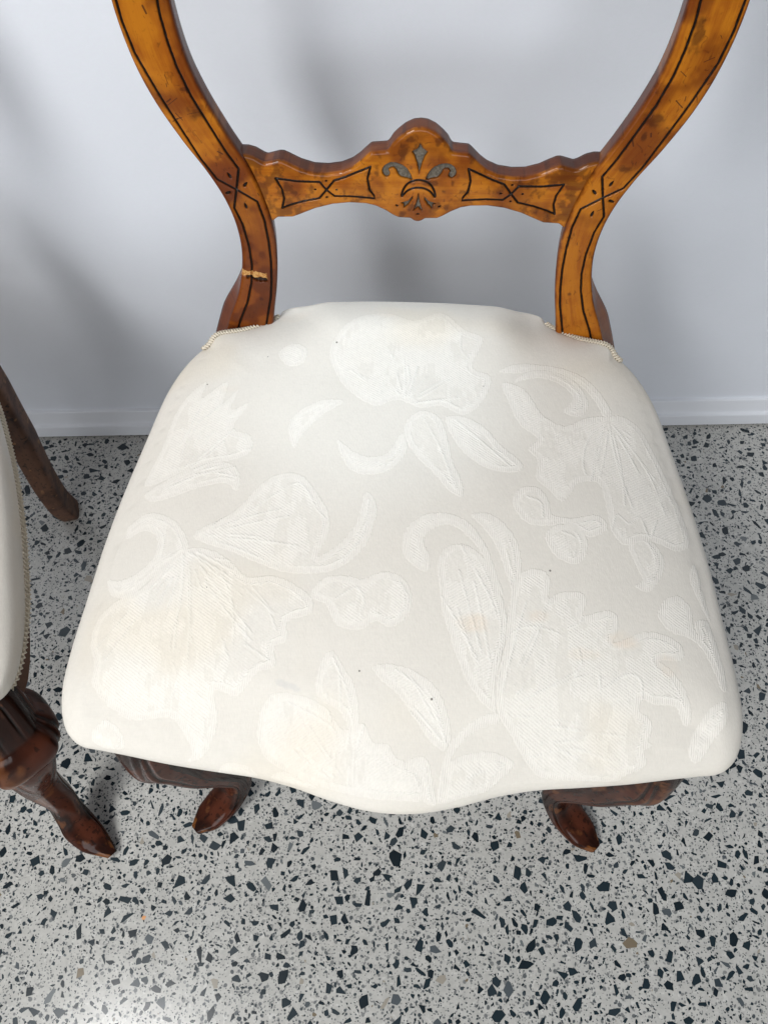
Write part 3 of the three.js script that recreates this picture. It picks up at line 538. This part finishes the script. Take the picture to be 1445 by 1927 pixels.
function weave(x, z, k) {   // [upright ribs, slanted twill] of the raised parts
  const wob = 0.9 * vnoise(x * 0.22, z * 0.07, 4), m = fabAng[k] | 0, sl = hash(m, 3, 5) < 0.5 ? 1 : -1;
  return [0.5 + 0.5 * Math.sin(6.283 * (x + 0.09 * z) / RIB + 1.1 * vnoise(x * 0.2, z * 0.08, 6)), 0.5 + 0.5 * Math.sin(6.283 * (0.55 * sl * x + 0.84 * z) / 1.9 + 2 * wob)];
}
const satin = (x, z) => smooth(0.55, 0.60, fbm(x * 0.08 + 3, z * 0.045, 3, 141) + 0.16 * (vnoise(x * 0.8, z * 0.12, 12) - 0.5));   // flat patches inside the flowers
const stains = [[152, 86, 13, 8, 0.55], [50, 82, 14, 9, 0.5], [186, 101, 9, 11, 0.35], [95, 74, 10, 6, 0.3], [130, 98, 16, 6, 0.25], [-60, 158, 30, 18, 0.14], [-20, -196, 26, 9, 0.2], [-105, -199, 18, 7, 0.3], [-150, -118, 12, 5, 0.2]];
const flecks = [[-62, -160, 0.8], [105, 40, 0.75], [22.4, 133, 0.75], [-169, -124.6, 0.6], [-27, 117, 0.6], [-120, -150, 0.45], [60, -120, 0.45], [150, -60, 0.4], [-140, 60, 0.4]];
const fabricTex = tex(FT, FT, (u, v, o, i, j) => {
  const k = j * FT + i, x = u * 600 - 300, z = v * 600 - 300, m = fabMask[k], c = fabCord[k], [rib, twill] = weave(x, z, k), n = fbm(x * 0.5, z * 0.5, 4, 95) - 0.5, b = fbm(x * 0.02, z * 0.02, 4, 97) - 0.5, th = vnoise(x * 2.2, z * 0.5, 8) - 0.5, th2 = vnoise(x * 0.25, z * 1.9, 10) - 0.5;
  const pa = satin(x, z) * fabIn[k], stip = vnoise(x * 1.6, z * 1.6, 44);
  o[0] = 0.72; o[1] = 0.682; o[2] = 0.612;
  const g = 1 + 0.05 * n + 0.05 * b + 0.03 * th + 0.025 * th2; o[0] *= g; o[1] *= g; o[2] *= g;
  const lift = m * lerp(0.95, 0.80 + 0.20 * lerp(rib, twill, 0.6), fabIn[k]) * (1 - pa * (0.4 + 0.4 * stip)), tw = 1 + 0.07 * n + 0.05 * th;
  mix3(o, [0.80 * tw, 0.764 * tw, 0.697 * tw], clamp(lift)); mix3(o, [0.82, 0.80, 0.745], 0.4 * c);
  const cream = smooth(0.55, 0.75, fbm(x * 0.011 + 9, z * 0.011, 3, 99)); mix3(o, [o[0], o[1] * 0.975, o[2] * 0.93], cream);
  for (const [sx, sz, rx, rz, a] of stains) { const e = Math.hypot((x - sx) / rx, (z - sz) / rz) + 0.9 * (fbm(x * 0.09, z * 0.09, 4, 103) - 0.5); if (e < 1.1) mix3(o, [0.76, 0.62, 0.47], a * smooth(1.05, 0.35, e) * (0.5 + 0.5 * m) * (0.7 + 0.6 * n)); }
  { const e = Math.hypot((x + 76) / 12, (z - 127 - 0.25 * x - 19) / 3) + 1.2 * (fbm(x * 0.2, z * 0.2, 3, 11) - 0.5); if (e < 1) mix3(o, [0.5, 0.5, 0.5], 0.3 * smooth(1, 0.3, e)); }
  for (const [sx, sz, r] of flecks) { const d = Math.hypot(x - sx, z - sz); if (d < r) mix3(o, [0.09, 0.075, 0.06], 0.85); }
}, true);
const fabricBump = tex(FT, FT, (u, v, o, i, j) => {
  const k = j * FT + i, x = u * 600 - 300, z = v * 600 - 300, m = fabMask[k], q2 = fabIn[k], [rib, twill] = weave(x, z, k), n = fbm(x * 0.35, z * 0.35, 4, 105) - 0.5, th = vnoise(x * 2.4, z * 0.6, 18) - 0.5, fine = vnoise(x * 1.7, z * 1.7, 28) - 0.5;
  const pucker = fbm(x * 0.12, z * 0.045, 4, 107) - 0.5, pa = satin(x, z) * q2;
  o[0] = 0.30 + 0.13 * m + m * (1 - 0.8 * pa) * (0.10 * rib * (1 - 0.6 * q2) + 0.09 * q2 * twill + 0.10 * q2 * fine) + 0.30 * fabCord[k] + 0.10 * n * (0.4 + m) + 0.06 * th + (0.10 + 0.26 * q2) * pucker;
});
const fabricRough = tex(512, 512, (u, v, o) => { const k = Math.min(FT - 1, Math.floor(v * FT)) * FT + Math.min(FT - 1, Math.floor(u * FT)); o[0] = 0.66 + 0.26 * fabMask[k]; });
const fabricMat = new THREE.MeshPhysicalMaterial({ map: fabricTex, bumpMap: fabricBump, bumpScale: 0.0012, roughnessMap: fabricRough, roughness: 1, sheen: 0.25, sheenRoughness: 0.5, sheenColor: new THREE.Color(1, 1, 1), specularIntensity: 0.6 });

// plaited gimp braid along a path of points [x, y, z, nx, ny, nz] (n: away from the cloth)
function braidGeo(path, closed, amp, rad, period) {
  let len = 0; const at = [0]; const n = path.length; for (let i = 1; i < n + (closed ? 1 : 0); i++) { const a = path[i - 1], b = path[i % n]; len += Math.hypot(b[0] - a[0], b[1] - a[1], b[2] - a[2]); at.push(len); }
  const waves = Math.round(len / period), steps = waves * 9, gs = [], V = (a) => new THREE.Vector3(...a), p = new THREE.Vector3(), t = new THREE.Vector3(), nn = new THREE.Vector3(), side = new THREE.Vector3();
  let idx = 0; const samples = [];
  for (let s = 0; s <= steps; s++) { const l = (s / steps) * len; while (idx < at.length - 2 && at[idx + 1] < l) idx++; const k = clamp((l - at[idx]) / (at[idx + 1] - at[idx] || 1)), a = path[idx], b = path[(idx + 1) % n]; samples.push([V(a).lerp(V(b), k), V([b[0] - a[0], b[1] - a[1], b[2] - a[2]]).normalize(), new THREE.Vector3(lerp(a[3], b[3], k), lerp(a[4], b[4], k), lerp(a[5], b[5], k)).normalize()]); }
  for (let strand = 0; strand < 3; strand++) {
    const ph = (strand / 3) * Math.PI * 2;
    gs.push(gridMesh(6, steps, (i, j) => {
      const [P, T, Nn] = samples[j], th = (j / steps) * waves * Math.PI * 2 / 1 * 0.5 + ph, a = (i / 6) * Math.PI * 2; side.crossVectors(T, Nn).normalize();
      const off = amp * Math.sin(th) + rad * Math.cos(a) * 1.1, up = rad * 0.9 + 0.7 * rad * Math.sin(2 * th + 0.6) + rad * Math.sin(a);
      p.copy(P).addScaledVector(side, off).addScaledVector(Nn, up); return [p.x, p.y, p.z, i / 6, j * 0.2];
    }, true));
  }
  return mergeGeometries(gs);
}
const braidMat = new THREE.MeshStandardMaterial({ color: new THREE.Color(0.70, 0.635, 0.52), roughness: 0.9, bumpMap: fabricRough, bumpScale: 0.0002 });
function gimp(sx) {   // in front of each upright, along the rim of the cloth
  const line = rim.filter((p) => p.x > 113.5 && p.z < -173 && p.z > -209).map((p) => {
    const k = notch(p), inset = lerp(17, 5, k), drop = lerp(16, 7, k), ey = edgeY(p), a = 0.95, a0 = 0.55, o = inset * (1 - (Math.sin(a) - Math.sin(a0)) / (1 - Math.sin(a0)));
    return [sx * (p.x - p.nx * o) / 1000, (ey + 0.4 - drop * (Math.cos(a0) - Math.cos(a)) / Math.cos(a0)) / 1000, (p.z - p.nz * o) / 1000, sx * p.nx * 0.6, 0.8, p.nz * 0.6];
  });
  return braidGeo(line, false, 0.0027, 0.0013, 0.0036);
}
const hemGeo = braidGeo(rim.filter((p, i) => i % 4 === 0).map((p) => { const o = lerp(4, 12.5, smooth(60, 170, p.z)); return [(p.x - p.nx * o) / 1000, 0.402, (p.z - p.nz * o) / 1000, p.nx, 0.05, p.nz]; }), true, 0.0034, 0.0016, 0.0062);

// ---------------------------------------------------------------- the chairs
function makeChair() {
  const t = new THREE.Group(); t.name = 'balloon_back_chair'; scene.add(t);
  const s = mesh('seat', seatGeo, fabricMat, t); s.userData.label = 'cream damask seat woven with leaves and flowers';
  for (const sx of [-1, 1]) mesh('gimp_braid', gimp(sx), braidMat, s);
  mesh('hem_braid', hemGeo, braidMat, s);
  const U = [mesh('back_upright', uprightGeo(true), uprightMat[0], t), mesh('back_upright', uprightGeo(false), uprightMat[1], t)];
  U[0].userData.label = 'left back upright with a torn pale gouge above the seat';
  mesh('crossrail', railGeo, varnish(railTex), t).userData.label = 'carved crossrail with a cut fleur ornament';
  for (const sx of [-1, 1]) { mesh('front_leg', cabriole(sx), frontLegMat, t); mesh('rear_leg', rearLeg(sx), rearLegMat, t); }
  const frame = new THREE.Shape(rim.filter((p, i) => i % 8 === 0).map((p) => new THREE.Vector2((p.x - p.nx * 14) / 1000, -(p.z - p.nz * 14) / 1000)));
  const fg = new THREE.ExtrudeGeometry(frame, { depth: 0.035, bevelEnabled: false }); fg.rotateX(-Math.PI / 2); fg.translate(0, 0.372, 0);
  mesh('seat_frame', fg, rearLegMat, t);
  return t;
}
const GROUP = 'balloon-back dining chairs along the wall';
const chair = makeChair();
chair.position.set(0.0153, 0, 0.4084); chair.rotation.y = -0.0604;
chair.userData = { label: 'whole wooden chair in the middle with a cream floral seat and carved honey-brown back', category: 'chair', group: GROUP };
const second = chair.clone(); second.name = 'balloon_back_chair_001'; scene.add(second);
second.position.set(-0.538, 0, 0.407); second.rotation.y = 0.193;
const [, rightLeg] = second.children.filter((c) => c.name === 'front_leg'), [, rightRear] = second.children.filter((c) => c.name === 'rear_leg');
rightLeg.geometry = forwardLeg();
rightRear.position.set(0.026, 0, 0.025);
second.userData = { label: 'chair cut off by the left edge, only its seat side and two dark legs showing', category: 'chair', group: GROUP };
for (const c of second.children) if (c.name === 'back_upright') c.userData = {};

renderer.render(scene, camera);
